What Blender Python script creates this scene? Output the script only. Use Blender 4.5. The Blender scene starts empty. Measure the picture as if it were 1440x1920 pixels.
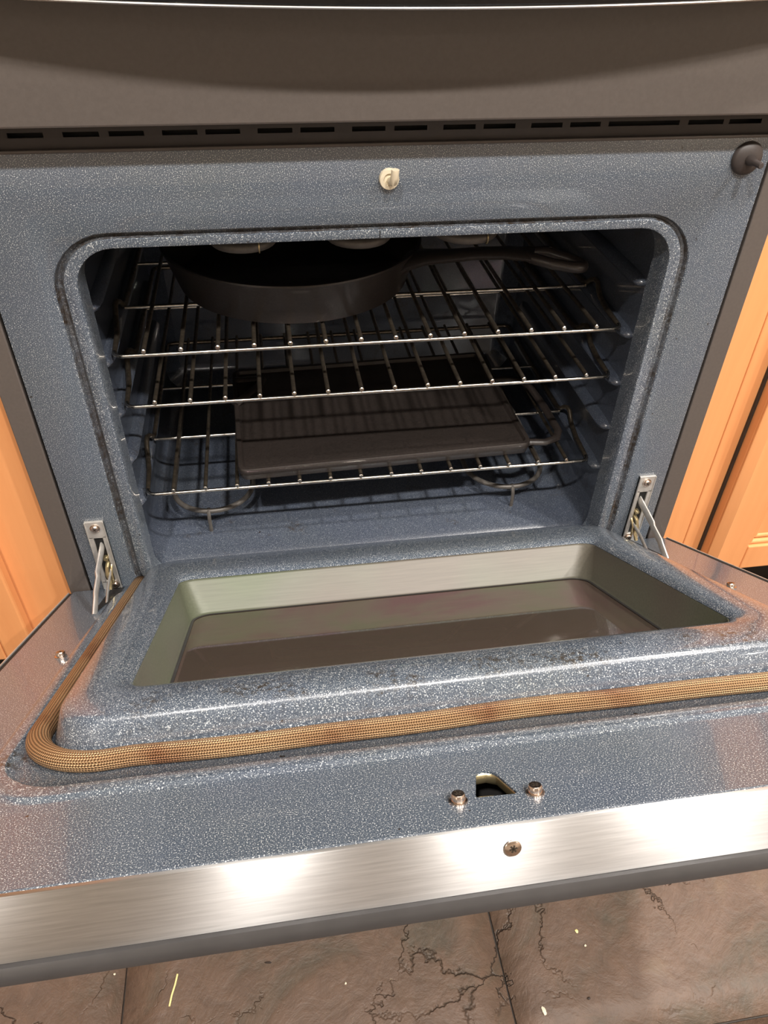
import bpy, bmesh, math, random
from mathutils import Vector, Matrix
random.seed(7)
S = bpy.context.scene
C = S.collection
PI = math.pi

# ------------------------------------------------------------------ camera
TILT = 0.5113                                   # the door hangs part open
cam_d = bpy.data.cameras.new('camera')
cam = bpy.data.objects.new('camera', cam_d)
C.objects.link(cam)
def set_cam(loc, pitch, yaw, roll, f):
    cp, sp = math.cos(pitch), math.sin(pitch)
    fw = Vector((math.sin(yaw) * cp, math.cos(yaw) * cp, -sp))
    r = Vector((math.cos(yaw), -math.sin(yaw), 0))
    u = r.cross(fw)
    r2 = math.cos(roll) * r + math.sin(roll) * u
    u2 = -math.sin(roll) * r + math.cos(roll) * u
    m = Matrix((r2, u2, -fw)).transposed().to_4x4()
    m.translation = Vector(loc)
    cam.matrix_world = m
    cam_d.sensor_fit = 'VERTICAL'
    cam_d.sensor_height = 36
    cam_d.lens = f / 1920 * 36
    cam_d.clip_start = 0.01
set_cam((-0.1105, -0.6746, 0.6564), 0.6984, 0.1640, 0.0217, 1406.3)
S.camera = cam

# ------------------------------------------------------------------ world, lights, exposure
w = bpy.data.worlds.new('world')
S.world = w
w.use_nodes = True
w.node_tree.nodes['Background'].inputs[0].default_value = (1.0, 0.93, 0.85, 1)
w.node_tree.nodes['Background'].inputs[1].default_value = 0.12
CEIL = 2.20
FLOOR = -0.24
def downlight_or_fill(x, y, power, rad=0.055, col=(1.0, 0.94, 0.88)):
    d = bpy.data.lights.new('downlight_or_fill', 'AREA')
    d.shape = 'DISK'
    d.size = rad * 2
    d.energy = power
    d.color = col
    o = bpy.data.objects.new('downlight_or_fill', d)
    C.objects.link(o)
    o.location = (x, y, CEIL - 0.012)
    return o
for (x, y, p) in [(-0.52, -1.32, 22), (0.38, -1.32, 27), (1.05, -0.55, 24), (1.38, -1.32, 25), (-2.9, -3.6, 13), (2.9, -3.6, 10)]:  # last two are added fill lamps that brighten the far room
    downlight_or_fill(x, y, p)
S.view_settings.view_transform = 'Standard'
S.view_settings.look = 'None'
S.view_settings.gamma = 1
S.view_settings.use_curve_mapping = False
S.view_settings.exposure = 0.85

# ------------------------------------------------------------------ material helpers
def new_mat(name):
    m = bpy.data.materials.new(name)
    m.use_nodes = True
    nt = m.node_tree
    return m, nt, nt.nodes['Principled BSDF']
def N(nt, typ, **kw):
    n = nt.nodes.new(typ)
    for k, v in kw.items():
        setattr(n, k, v)
    return n
def setin(n, d):
    for k, v in d.items():
        n.inputs[k].default_value = v
    return n
def ramp(nt, src, stops):
    r = N(nt, 'ShaderNodeValToRGB')
    e = r.color_ramp.elements
    while len(e) < len(stops):
        e.new(0.5)
    for i, (p, c) in enumerate(stops):
        e[i].position = p
        e[i].color = (c[0], c[1], c[2], 1) if not isinstance(c, (int, float)) else (c, c, c, 1)
    nt.links.new(src, r.inputs[0])
    return r
def noise(nt, vec, scale, detail=4, rough=0.55, dist=0.0):
    n = N(nt, 'ShaderNodeTexNoise')
    setin(n, {'Scale': scale, 'Detail': detail, 'Roughness': rough, 'Distortion': dist})
    nt.links.new(vec, n.inputs['Vector'])
    return n
def coords(nt, scale=(1, 1, 1), loc=(0, 0, 0), kind='Object'):
    t = N(nt, 'ShaderNodeTexCoord')
    mp = N(nt, 'ShaderNodeMapping')
    mp.inputs['Scale'].default_value = scale
    mp.inputs['Location'].default_value = loc
    nt.links.new(t.outputs[kind], mp.inputs['Vector'])
    return mp.outputs[0]
def mixc(nt, fac, a, b, mode='MIX'):
    m = N(nt, 'ShaderNodeMix', data_type='RGBA', blend_type=mode)
    for sock, v in ((m.inputs[0], fac), (m.inputs[6], a), (m.inputs[7], b)):
        if hasattr(v, 'is_output'):
            nt.links.new(v, sock)
        elif isinstance(v, (int, float)):
            sock.default_value = v
        else:
            sock.default_value = (v[0], v[1], v[2], 1)
    return m.outputs[2]
def math_n(nt, op, a, b=None, clamp=False):
    m = N(nt, 'ShaderNodeMath', operation=op, use_clamp=clamp)
    for i, v in enumerate((a, b)):
        if v is None:
            continue
        if hasattr(v, 'is_output'):
            nt.links.new(v, m.inputs[i])
        else:
            m.inputs[i].default_value = v
    return m.outputs[0]
def bump(nt, b, h, strength=0.3, dist=0.001):
    n = N(nt, 'ShaderNodeBump')
    n.inputs['Strength'].default_value = strength
    n.inputs['Distance'].default_value = dist
    nt.links.new(h, n.inputs['Height'])
    nt.links.new(n.outputs[0], b.inputs['Normal'])
    return n

def simple(name, col, rough=0.5, metal=0.0, coat=0.0, bump_scale=0, bump_d=0.0005, var=0.0):
    m, nt, b = new_mat(name)
    b.inputs['Roughness'].default_value = rough
    b.inputs['Metallic'].default_value = metal
    b.inputs['Coat Weight'].default_value = coat
    v = coords(nt)
    n = noise(nt, v, bump_scale or 40, 4)
    d = var or 0.12
    r = ramp(nt, n.outputs['Fac'], [(0.3, [c * (1 - d) for c in col]), (0.7, [min(1, c * (1 + d)) for c in col])])
    nt.links.new(r.outputs[0], b.inputs['Base Color'])
    if bump_scale:
        bump(nt, b, n.outputs['Fac'], 0.4, bump_d)
    return m

def enamel(name, grime=None):
    """blue-grey porcelain enamel with fine pale specks; grime = 'groove' or 'door' adds burnt-on soil"""
    m, nt, b = new_mat(name)
    v = coords(nt)
    n1 = noise(nt, v, 1200, 1, 0.5)
    sp = ramp(nt, n1.outputs['Fac'], [(0.32, (0.043, 0.056, 0.075)), (0.54, (0.088, 0.108, 0.136)),
                                      (0.63, (0.18, 0.20, 0.215)), (0.70, (0.64, 0.66, 0.66))])
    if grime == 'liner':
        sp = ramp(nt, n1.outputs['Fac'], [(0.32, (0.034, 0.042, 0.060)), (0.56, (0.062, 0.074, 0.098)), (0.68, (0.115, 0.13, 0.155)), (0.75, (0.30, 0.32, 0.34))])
    n2 = noise(nt, v, 9, 3)
    tint = ramp(nt, n2.outputs['Fac'], [(0.3, (0.92, 0.94, 1.0)), (0.7, (1.0, 1.0, 0.97))])
    col = mixc(nt, 1.0, sp.outputs[0], tint.outputs[0], 'MULTIPLY')
    # sparse little burnt flecks
    n4 = noise(nt, v, 130, 2, 0.5)
    fl = ramp(nt, n4.outputs['Fac'], [(0.745, 0.0), (0.765, 1.0)])
    col = mixc(nt, fl.outputs[0], col, (0.02, 0.016, 0.014))
    b.inputs['Roughness'].default_value = 0.30
    if grime:
        big = noise(nt, v, 22, 5, 0.7)
        fine = noise(nt, v, 210, 4, 0.7)
        if grime == 'groove':
            f = ramp(nt, big.outputs['Fac'], [(0.36, 0.35), (0.58, 1.0)])
            f2 = ramp(nt, fine.outputs['Fac'], [(0.35, 0.4), (0.6, 1.0)])
            fac = math_n(nt, 'MULTIPLY', f.outputs[0], f2.outputs[0])
            col = mixc(nt, fac, col, (0.028, 0.019, 0.012))
        elif grime == 'liner':
            f = ramp(nt, big.outputs['Fac'], [(0.58, 0.0), (0.68, 1.0)])
            f2 = ramp(nt, fine.outputs['Fac'], [(0.42, 0.0), (0.56, 1.0)])
            col = mixc(nt, math_n(nt, 'MULTIPLY', math_n(nt, 'MULTIPLY', f.outputs[0], f2.outputs[0]), 0.8), col, (0.030, 0.022, 0.015))
        else:
            sep = N(nt, 'ShaderNodeSeparateXYZ')
            nt.links.new(v, sep.inputs[0])
            d = math_n(nt, 'MULTIPLY', sep.outputs[1], -1.0)
            near = ramp(nt, d, [(0.395, 0.0), (0.415, 1.0), (0.430, 1.0), (0.436, 0.0)])
            f = ramp(nt, big.outputs['Fac'], [(0.47, 0.0), (0.58, 1.0)])
            f2 = ramp(nt, fine.outputs['Fac'], [(0.46, 0.0), (0.58, 1.0)])
            fac = math_n(nt, 'MULTIPLY', math_n(nt, 'MULTIPLY', f.outputs[0], f2.outputs[0]), near.outputs[0])
            col = mixc(nt, math_n(nt, 'MULTIPLY', fac, 0.85), col, (0.035, 0.026, 0.016))
    nt.links.new(col, b.inputs['Base Color'])
    b.inputs['Coat Weight'].default_value = 0.8
    b.inputs['Coat Roughness'].default_value = 0.06
    b.inputs['Specular IOR Level'].default_value = 0.6
    n3 = noise(nt, v, 620, 2, 0.5)
    bump(nt, b, n3.outputs['Fac'], 0.22, 0.0006)
    return m

def brushed(name, col, rough=0.37, along='x', scale=1.0, aniso=1.0, tint=None, metal=1.0):
    """brushed metal; the mesh's UV has u across the grain so highlights smear across it"""
    m, nt, b = new_mat(name)
    sc = {'x': (28, 800, 800), 'y': (700, 9, 700), 'z': (700, 700, 9)}[along]
    v = coords(nt, tuple(q * scale for q in sc))
    n = noise(nt, v, 1.0, 3, 0.6)
    r = ramp(nt, n.outputs['Fac'], [(0.25, [c * 0.84 for c in col]), (0.75, [min(1, c * 1.10) for c in col])])
    c = r.outputs[0]
    if tint:
        n2 = noise(nt, coords(nt), 4.5, 2, 0.5)
        t = ramp(nt, n2.outputs['Fac'], tint)
        c = mixc(nt, 1.0, c, t.outputs[0], 'MULTIPLY')
    nt.links.new(c, b.inputs['Base Color'])
    b.inputs['Metallic'].default_value = metal
    b.inputs['Roughness'].default_value = rough
    b.inputs['Anisotropic'].default_value = aniso
    if aniso:
        tg = N(nt, 'ShaderNodeTangent', direction_type='UV_MAP')
        nt.links.new(tg.outputs[0], b.inputs['Tangent'])
    bump(nt, b, n.outputs['Fac'], 0.12, 0.0002)
    return m

def wood(name):
    m, nt, b = new_mat(name)
    v = coords(nt, (26, 26, 1.6))
    n = noise(nt, v, 1.6, 5, 0.6, 0.6)
    r = ramp(nt, n.outputs['Fac'], [(0.28, (0.72, 0.305, 0.115)), (0.5, (0.76, 0.335, 0.130)), (0.75, (0.79, 0.360, 0.145))])
    nt.links.new(r.outputs[0], b.inputs['Base Color'])
    b.inputs['Roughness'].default_value = 0.38
    b.inputs['Coat Weight'].default_value = 0.25
    b.inputs['Coat Roughness'].default_value = 0.2
    bump(nt, b, n.outputs['Fac'], 0.08, 0.0005)
    return m

def slate(name):
    m, nt, b = new_mat(name)
    geo = N(nt, 'ShaderNodeObjectInfo')
    t = N(nt, 'ShaderNodeTexCoord')
    add = N(nt, 'ShaderNodeVectorMath', operation='ADD')
    nt.links.new(t.outputs['Object'], add.inputs[0])
    nt.links.new(geo.outputs['Location'], add.inputs[1])
    v = add.outputs[0]
    n1 = noise(nt, v, 5.5, 6, 0.62, 0.8)
    c1 = ramp(nt, n1.outputs['Fac'], [(0.25, (0.054, 0.050, 0.040)), (0.41, (0.082, 0.065, 0.048)), (0.50, (0.112, 0.074, 0.053)),
                                      (0.60, (0.128, 0.086, 0.065)), (0.76, (0.150, 0.112, 0.077))])
    n2 = noise(nt, v, 38, 6, 0.7, 0.5)
    c2 = ramp(nt, n2.outputs['Fac'], [(0.3, (0.78, 0.78, 0.76)), (0.7, (1.12, 1.08, 1.02))])
    col = mixc(nt, 1.0, c1.outputs[0], c2.outputs[0], 'MULTIPLY')
    # cleft cracks: warped cell edges, broken up by a mask
    wn = noise(nt, v, 11, 5, 0.65)
    wa = N(nt, 'ShaderNodeVectorMath', operation='MULTIPLY_ADD')
    nt.links.new(wn.outputs['Color'], wa.inputs[0])
    wa.inputs[1].default_value = (0.16, 0.16, 0.0)
    nt.links.new(v, wa.inputs[2])
    vo = N(nt, 'ShaderNodeTexVoronoi', feature='DISTANCE_TO_EDGE')
    vo.inputs['Scale'].default_value = 8.5
    nt.links.new(wa.outputs[0], vo.inputs['Vector'])
    cr = ramp(nt, vo.outputs['Distance'], [(0.0, 1.0), (0.016, 0.0)])
    n5 = noise(nt, v, 6.0, 4, 0.6)
    ms = ramp(nt, n5.outputs['Fac'], [(0.50, 0.0), (0.60, 1.0)])
    crf = math_n(nt, 'MULTIPLY', cr.outputs[0], ms.outputs[0])
    col = mixc(nt, math_n(nt, 'MULTIPLY', crf, 0.62), col, (0.035, 0.028, 0.022))
    # pale flaked patches
    n4 = noise(nt, v, 7.5, 5, 0.7, 1.0)
    pf = ramp(nt, n4.outputs['Fac'], [(0.665, 0.0), (0.69, 1.0)])
    n6 = noise(nt, v, 70, 4, 0.7)
    pf2 = ramp(nt, n6.outputs['Fac'], [(0.42, 0.0), (0.55, 1.0)])
    col = mixc(nt, math_n(nt, 'MULTIPLY', pf.outputs[0], pf2.outputs[0]), col, (0.43, 0.34, 0.23))
    nt.links.new(col, b.inputs['Base Color'])
    b.inputs['Roughness'].default_value = 0.58
    hgt = math_n(nt, 'SUBTRACT', math_n(nt, 'ADD', n1.outputs['Fac'], math_n(nt, 'MULTIPLY', n2.outputs['Fac'], 0.25)),
                 math_n(nt, 'MULTIPLY', crf, 0.35))
    bump(nt, b, hgt, 0.75, 0.009)
    return m

def braid(name):
    m, nt, b = new_mat(name)
    t = N(nt, 'ShaderNodeTexCoord')
    sep = N(nt, 'ShaderNodeSeparateXYZ')
    nt.links.new(t.outputs['UV'], sep.inputs[0])
    # UV: u = metres along the rope, v = 0..1 round it
    a = math_n(nt, 'MULTIPLY', sep.outputs[0], 2 * PI / 0.0017)
    c = math_n(nt, 'MULTIPLY', sep.outputs[1], 2 * PI * 26)
    s1 = math_n(nt, 'SINE', c)
    half = math_n(nt, 'MULTIPLY', math_n(nt, 'SINE', math_n(nt, 'MULTIPLY', c, 0.5)), 1.2)
    s2 = math_n(nt, 'SINE', math_n(nt, 'ADD', a, half))
    h = math_n(nt, 'ADD', math_n(nt, 'MULTIPLY', s1, 0.30), math_n(nt, 'MULTIPLY', s2, 0.20))
    h = math_n(nt, 'ADD', h, 0.5)
    v = coords(nt)
    n = noise(nt, v, 14, 4)
    base = ramp(nt, n.outputs['Fac'], [(0.34, (0.33, 0.165, 0.085)), (0.46, (0.50, 0.315, 0.170)), (0.7, (0.60, 0.40, 0.22))])
    dk = ramp(nt, h, [(0.12, (0.10, 0.065, 0.04)), (0.42, (0.72, 0.68, 0.62)), (0.8, (1, 1, 1))])
    nt.links.new(mixc(nt, 1.0, base.outputs[0], dk.outputs[0], 'MULTIPLY'), b.inputs['Base Color'])
    b.inputs['Roughness'].default_value = 0.42
    b.inputs['Metallic'].default_value = 0.6
    bump(nt, b, h, 0.9, 0.0012)
    return m

def film_glass(name, col, rough=0.04, ior=1.5, alpha_tr=0.0):
    m, nt, b = new_mat(name)
    v = coords(nt)
    tn = noise(nt, v, 7.0, 3, 0.6, 0.6)
    tr = ramp(nt, tn.outputs['Fac'], [(0.36, (0.80, 1.0, 0.72)), (0.47, (1.0, 0.88, 0.86)), (0.58, (1.0, 0.50, 0.74))])  # noise paints the coating's pink-green sheen into the reflection tint
    nt.links.new(tr.outputs[0], b.inputs['Specular Tint'])
    b.inputs['Base Color'].default_value = (*col, 1)
    b.inputs['Roughness'].default_value = rough
    b.inputs['IOR'].default_value = ior
    b.inputs['Transmission Weight'].default_value = alpha_tr
    return m

M = {}
M['enamel'] = enamel('speckled_enamel')
M['enamel_groove'] = enamel('speckled_enamel_soiled', 'groove')
M['enamel_door'] = enamel('speckled_enamel_door', 'door')
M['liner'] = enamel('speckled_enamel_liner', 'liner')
M['brown'] = simple('dark_brown_panel', (0.094, 0.080, 0.072), 0.36, 0.0, 0.3, 300, 0.0001, 0.06)
M['black'] = simple('black_gap', (0.006, 0.006, 0.006), 0.6)  # near black; also stands in for shade in gaps and slots
M['blackglass'] = simple('black_glass', (0.008, 0.008, 0.008), 0.06)
M['vent'] = simple('vent_brown', (0.032, 0.026, 0.024), 0.4)
M['steel'] = brushed('brushed_steel', (0.60, 0.60, 0.60), 0.36, 'x')
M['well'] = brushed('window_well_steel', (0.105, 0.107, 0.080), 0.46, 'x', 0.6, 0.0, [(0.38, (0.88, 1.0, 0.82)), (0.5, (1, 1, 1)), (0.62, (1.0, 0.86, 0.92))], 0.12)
M['zinc'] = simple('zinc_hardware', (0.62, 0.60, 0.565), 0.42, 0.7, 0, 120, 0.0003)
M['screw'] = simple('nickel_screw', (0.66, 0.55, 0.47), 0.22, 1.0)
M['screw_slot'] = simple('screw_recess', (0.05, 0.04, 0.03), 0.5, 0.6)
M['brass'] = simple('greasy_brass', (0.55, 0.46, 0.27), 0.3, 0.9)
M['plain_steel'] = simple('plain_steel', (0.6, 0.58, 0.55), 0.25, 1.0)
M['chrome'] = simple('rack_wire', (0.50, 0.47, 0.42), 0.22, 1.0, 0, 180, 0.0002, 0.2)
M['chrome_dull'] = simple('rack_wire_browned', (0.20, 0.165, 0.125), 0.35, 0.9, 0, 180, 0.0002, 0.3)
M['iron'] = simple('seasoned_cast_iron', (0.021, 0.0165, 0.0145), 0.40, 0.0, 0.15, 420, 0.0004, 0.25)
M['element'] = simple('grey_heating_element', (0.11, 0.10, 0.09), 0.45, 0.3, 0, 200, 0.0002)
M['ceramic'] = simple('cream_ceramic', (0.66, 0.58, 0.43), 0.45)
M['rubber'] = simple('dark_rubber', (0.045, 0.036, 0.033), 0.5)
M['dark_edge'] = simple('charcoal_door_edge', (0.040, 0.038, 0.038), 0.35)
M['wood'] = wood('honey_maple')
M['toe'] = simple('toe_kick', (0.03, 0.022, 0.016), 0.6)
M['slate'] = slate('slate_tile')
M['grout'] = simple('grout', (0.05, 0.042, 0.036), 0.9, 0, 0, 300, 0.001)
M['wall'] = simple('cream_wall', (0.78, 0.70, 0.60), 0.8)
M['ceil'] = simple('white_ceiling', (0.78, 0.75, 0.70), 0.9)
M['braid'] = braid('braided_gasket')
M['glass_in'] = film_glass('coated_inner_glass', (0.070, 0.054, 0.042), 0.035, 3.2)
M['counter'] = simple('stone_counter', (0.10, 0.085, 0.07), 0.25, 0, 0.3, 60)
M['straw'] = simple('dry_noodle', (0.85, 0.74, 0.33), 0.5)
M['crumb'] = simple('pale_crumb', (0.75, 0.68, 0.52), 0.7)
M['crumb_dark'] = simple('burnt_crumb', (0.03, 0.02, 0.015), 0.7)

# ------------------------------------------------------------------ mesh helpers
def mesh_obj(name, verts, faces, mat, parent=None, smooth=False, mats=None, fmat=None, uvs=None):
    me = bpy.data.meshes.new(name)
    me.from_pydata(verts, [], faces)
    for m in (mats or [mat]):
        me.materials.append(M[m])
    if fmat:
        for p, i in zip(me.polygons, fmat):
            p.material_index = i
    if uvs:
        l = me.uv_layers.new(name='UVMap')
        for p in me.polygons:
            for li, uv in zip(p.loop_indices, uvs[p.index]):
                l.data[li].uv = uv
    if smooth:
        for p in me.polygons:
            p.use_smooth = True
    me.update()
    o = bpy.data.objects.new(name, me)
    C.objects.link(o)
    o.parent = parent
    return o
class MB:
    """collects geometry with a material slot per face"""
    def __init__(s):
        s.v, s.f, s.m = [], [], []
    def add(s, verts, faces, mi=0):
        k = len(s.v)
        s.v += [tuple(v) for v in verts]
        s.f += [tuple(i + k for i in f) for f in faces]
        s.m += [mi] * len(faces)
    def box(s, x0, x1, y0, y1, z0, z1, mi=0, bev=0.0):
        bm = bmesh.new()
        bmesh.ops.create_cube(bm, size=1)
        for v in bm.verts:
            v.co = Vector(((x0 + x1) / 2 + v.co.x * (x1 - x0), (y0 + y1) / 2 + v.co.y * (y1 - y0), (z0 + z1) / 2 + v.co.z * (z1 - z0)))
        if bev:
            bmesh.ops.bevel(bm, geom=list(bm.edges), offset=bev, segments=2, profile=0.5, affect='EDGES')
        s.from_bm(bm, mi)
    def from_bm(s, bm, mi=0):
        bm.verts.index_update()
        s.add([v.co[:] for v in bm.verts], [[v.index for v in f.verts] for f in bm.faces], mi)
        bm.free()
    def tube(s, pts, r, n=8, mi=0, closed=False, flat=(1, 1), up=None, caps=True, rs=None):
        pts = [Vector(p) for p in pts]
        k = len(pts)
        rings = []
        prev = None
        for i, p in enumerate(pts):
            if closed:
                d = pts[(i + 1) % k] - pts[i - 1]
            else:
                d = pts[min(i + 1, k - 1)] - pts[max(i - 1, 0)]
            d.normalize()
            if up is not None:
                a = Vector(up)
            elif prev is None:
                a = Vector((0, 0, 1)) if abs(d.z) < 0.9 else Vector((1, 0, 0))
            else:
                a = prev
            b = d.cross(a).normalized()
            a = b.cross(d).normalized()
            prev = a
            rr = rs[i] if rs else r
            rings.append([p + (b * math.cos(t) * flat[0] + a * math.sin(t) * flat[1]) * rr for t in (2 * PI * j / n for j in range(n))])
        vs = [v for rg in rings for v in rg]
        fs = []
        for i in range(k if closed else k - 1):
            for j in range(n):
                a0, a1 = i * n + j, i * n + (j + 1) % n
                b0, b1 = ((i + 1) % k) * n + j, ((i + 1) % k) * n + (j + 1) % n
                fs.append((a0, a1, b1, b0))
        if not closed and caps:
            fs.append(tuple(range(n))[::-1])
            fs.append(tuple((k - 1) * n + j for j in range(n)))
        s.add(vs, fs, mi)
    def lathe(s, prof, n=24, mi=0, at=(0, 0, 0), axis=Matrix.Identity(3)):
        vs, fs = [], []
        for (r, z) in prof:
            for j in range(n):
                t = 2 * PI * j / n
                vs.append(Vector(at) + axis @ Vector((r * math.cos(t), r * math.sin(t), z)))
        for i in range(len(prof) - 1):
            for j in range(n):
                fs.append((i * n + j, i * n + (j + 1) % n, (i + 1) * n + (j + 1) % n, (i + 1) * n + j))
        if prof[0][0] < 1e-6 or True:
            pass
        s.add(vs, fs, mi)
    def build(s, name, mats, parent=None, smooth=False, uvs=None):
        if isinstance(mats, str):
            mats = [mats]
        o = mesh_obj(name, s.v, s.f, None, parent, False, mats, s.m, uvs)
        if smooth:
            auto_smooth(o)
        return o
def auto_smooth(o, ang=40):
    bm = bmesh.new()
    bm.from_mesh(o.data)
    bmesh.ops.recalc_face_normals(bm, faces=bm.faces)
    for e in bm.edges:
        e.smooth = len(e.link_faces) == 2 and e.calc_face_angle(0) < math.radians(ang)
    for f in bm.faces:
        f.smooth = True
    bm.to_mesh(o.data)
    bm.free()
def fixn(o):
    bm = bmesh.new()
    bm.from_mesh(o.data)
    bmesh.ops.recalc_face_normals(bm, faces=bm.faces)
    bm.to_mesh(o.data)
    bm.free()
def empty(name, loc=(0, 0, 0)):
    o = bpy.data.objects.new(name, None)
    C.objects.link(o)
    o.location = loc
    o.empty_display_size = 0.05
    return o
def tag(o, label=None, cat=None, group=None, kind=None):
    for k, v in (('label', label), ('category', cat), ('group', group), ('kind', kind)):
        if v:
            o[k] = v
    return o
def rrect(x0, x1, z0, z1, r, nc=8, ns=6):
    """points of a rounded rectangle, the same count for any size; counter-clockwise from the bottom left"""
    out = []
    cs = [(x1 - r, z0 + r, -PI / 2), (x1 - r, z1 - r, 0), (x0 + r, z1 - r, PI / 2), (x0 + r, z0 + r, PI)]
    for i, (cx, cz, a) in enumerate(cs):
        arc = [(cx + r * math.cos(a + PI / 2 * j / nc), cz + r * math.sin(a + PI / 2 * j / nc)) for j in range(nc + 1)]
        out += arc
        nx = cs[(i + 1) % 4]
        e = (nx[0] + r * math.cos(nx[2]), nx[1] + r * math.sin(nx[2]))
        l = arc[-1]
        out += [(l[0] + (e[0] - l[0]) * j / ns, l[1] + (e[1] - l[1]) * j / ns) for j in range(1, ns)]
    return out
def loft(mb, loops, mis=None, cap=False, flip=False):
    n = len(loops[0])
    k = len(mb.v)
    for lp in loops:
        mb.v += [tuple(p) for p in lp]
    for i in range(len(loops) - 1):
        for j in range(n):
            f = (k + i * n + j, k + i * n + (j + 1) % n, k + (i + 1) * n + (j + 1) % n, k + (i + 1) * n + j)
            mb.f.append(f[::-1] if flip else f)
            mb.m.append(mis[i] if mis else 0)
    if cap:
        mb.f.append(tuple(k + (len(loops) - 1) * n + j for j in range(n)))
        mb.m.append(mis[-1] if mis else 0)
def arc(cx, cy, r, a0, a1, n):
    return [(cx + r * math.cos(a0 + (a1 - a0) * i / n), cy + r * math.sin(a0 + (a1 - a0) * i / n)) for i in range(n + 1)]
def path3(parts, z):
    return [(x, y, z) for (x, y) in parts]

# ------------------------------------------------------------------ the room
RX, RY0, RY1 = 3.2, -4.4, 0.72
def structure(name, mb, mat, label, cat):
    o = mb.build(name, mat)
    return tag(o, label, cat, kind='structure')
b = MB(); b.box(-RX, RX, RY0, RY1, FLOOR - 0.05, FLOOR - 0.006)
floor = structure('floor', b, 'grout', 'brown slate tile floor in front of the oven', 'floor')
b = MB(); b.box(-RX, RX, RY0, RY1, CEIL, CEIL + 0.05)
structure('ceiling', b, 'ceil', 'white kitchen ceiling above the range', 'ceiling')
b = MB(); b.box(-RX, RX, RY1, RY1 + 0.06, FLOOR - 0.05, CEIL + 0.05)
structure('wall_back', b, 'wall', 'cream wall behind the range', 'wall')
b = MB(); b.box(-RX, RX, RY0 - 0.06, RY0, FLOOR - 0.05, CEIL + 0.05)
structure('wall_front', b, 'wall', 'cream wall facing the range', 'wall')
b = MB(); b.box(-RX - 0.06, -RX, RY0, RY1, FLOOR - 0.05, CEIL + 0.05)
structure('wall_left', b, 'wall', 'cream wall at the left of the kitchen', 'wall')
b = MB(); b.box(RX, RX + 0.06, RY0, RY1, FLOOR - 0.05, CEIL + 0.05)
structure('wall_right', b, 'wall', 'cream wall at the right of the kitchen', 'wall')

# slate tiles: uneven cleft slabs with open joints
def tile_mesh(seed):
    rnd = random.Random(seed)
    n = 10
    s, g = 0.4005, 0.0011
    vs, fs = [], []
    for i in range(n + 1):
        for j in range(n + 1):
            x = -s / 2 + g + (s - 2 * g) * i / n
            y = -s / 2 + g + (s - 2 * g) * j / n
            edge = i in (0, n) or j in (0, n)
            if edge:
                if i in (0, n): x += rnd.uniform(-0.0006, 0.0006)
                if j in (0, n): y += rnd.uniform(-0.0006, 0.0006)
            vs.append((x, y, (-0.0018 if edge else rnd.uniform(-0.0009, 0.0006))))
    for i in range(n):
        for j in range(n):
            a = i * (n + 1) + j
            fs.append((a, a + n + 1, a + n + 2, a + 1))
    rim = [i * (n + 1) for i in range(n + 1)] + [n * (n + 1) + j for j in range(1, n + 1)] + \
          [i * (n + 1) + n for i in range(n - 1, -1, -1)] + [j for j in range(n - 1, 0, -1)]
    k = len(vs)
    for r in rim:
        vs.append((vs[r][0], vs[r][1], -0.007))
    for q in range(len(rim)):
        q2 = (q + 1) % len(rim)
        fs.append((rim[q], k + q, k + q2, rim[q2]))
    me = bpy.data.meshes.new('slate_tile')
    me.from_pydata(vs, [], fs)
    me.materials.append(M['slate'])
    bm = bmesh.new(); bm.from_mesh(me)
    bmesh.ops.recalc_face_normals(bm, faces=bm.faces)
    for f in bm.faces:
        f.smooth = abs(f.normal.z) > 0.7
    bm.to_mesh(me); bm.free()
    return me
tms = [tile_mesh(s) for s in range(5)]
tk = 0
for ix in range(-6, 8):
    for iy in range(-6, 1):
        o = bpy.data.objects.new('slate_tile', tms[tk % 5])
        tk += 1
        C.objects.link(o)
        o.parent = floor
        o.location = (0.0765 - 0.4005 / 2 + 0.4005 * ix, -0.478 + 0.4005 / 2 + 0.4005 * iy, FLOOR + random.uniform(-0.0012, 0.0004))

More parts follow.
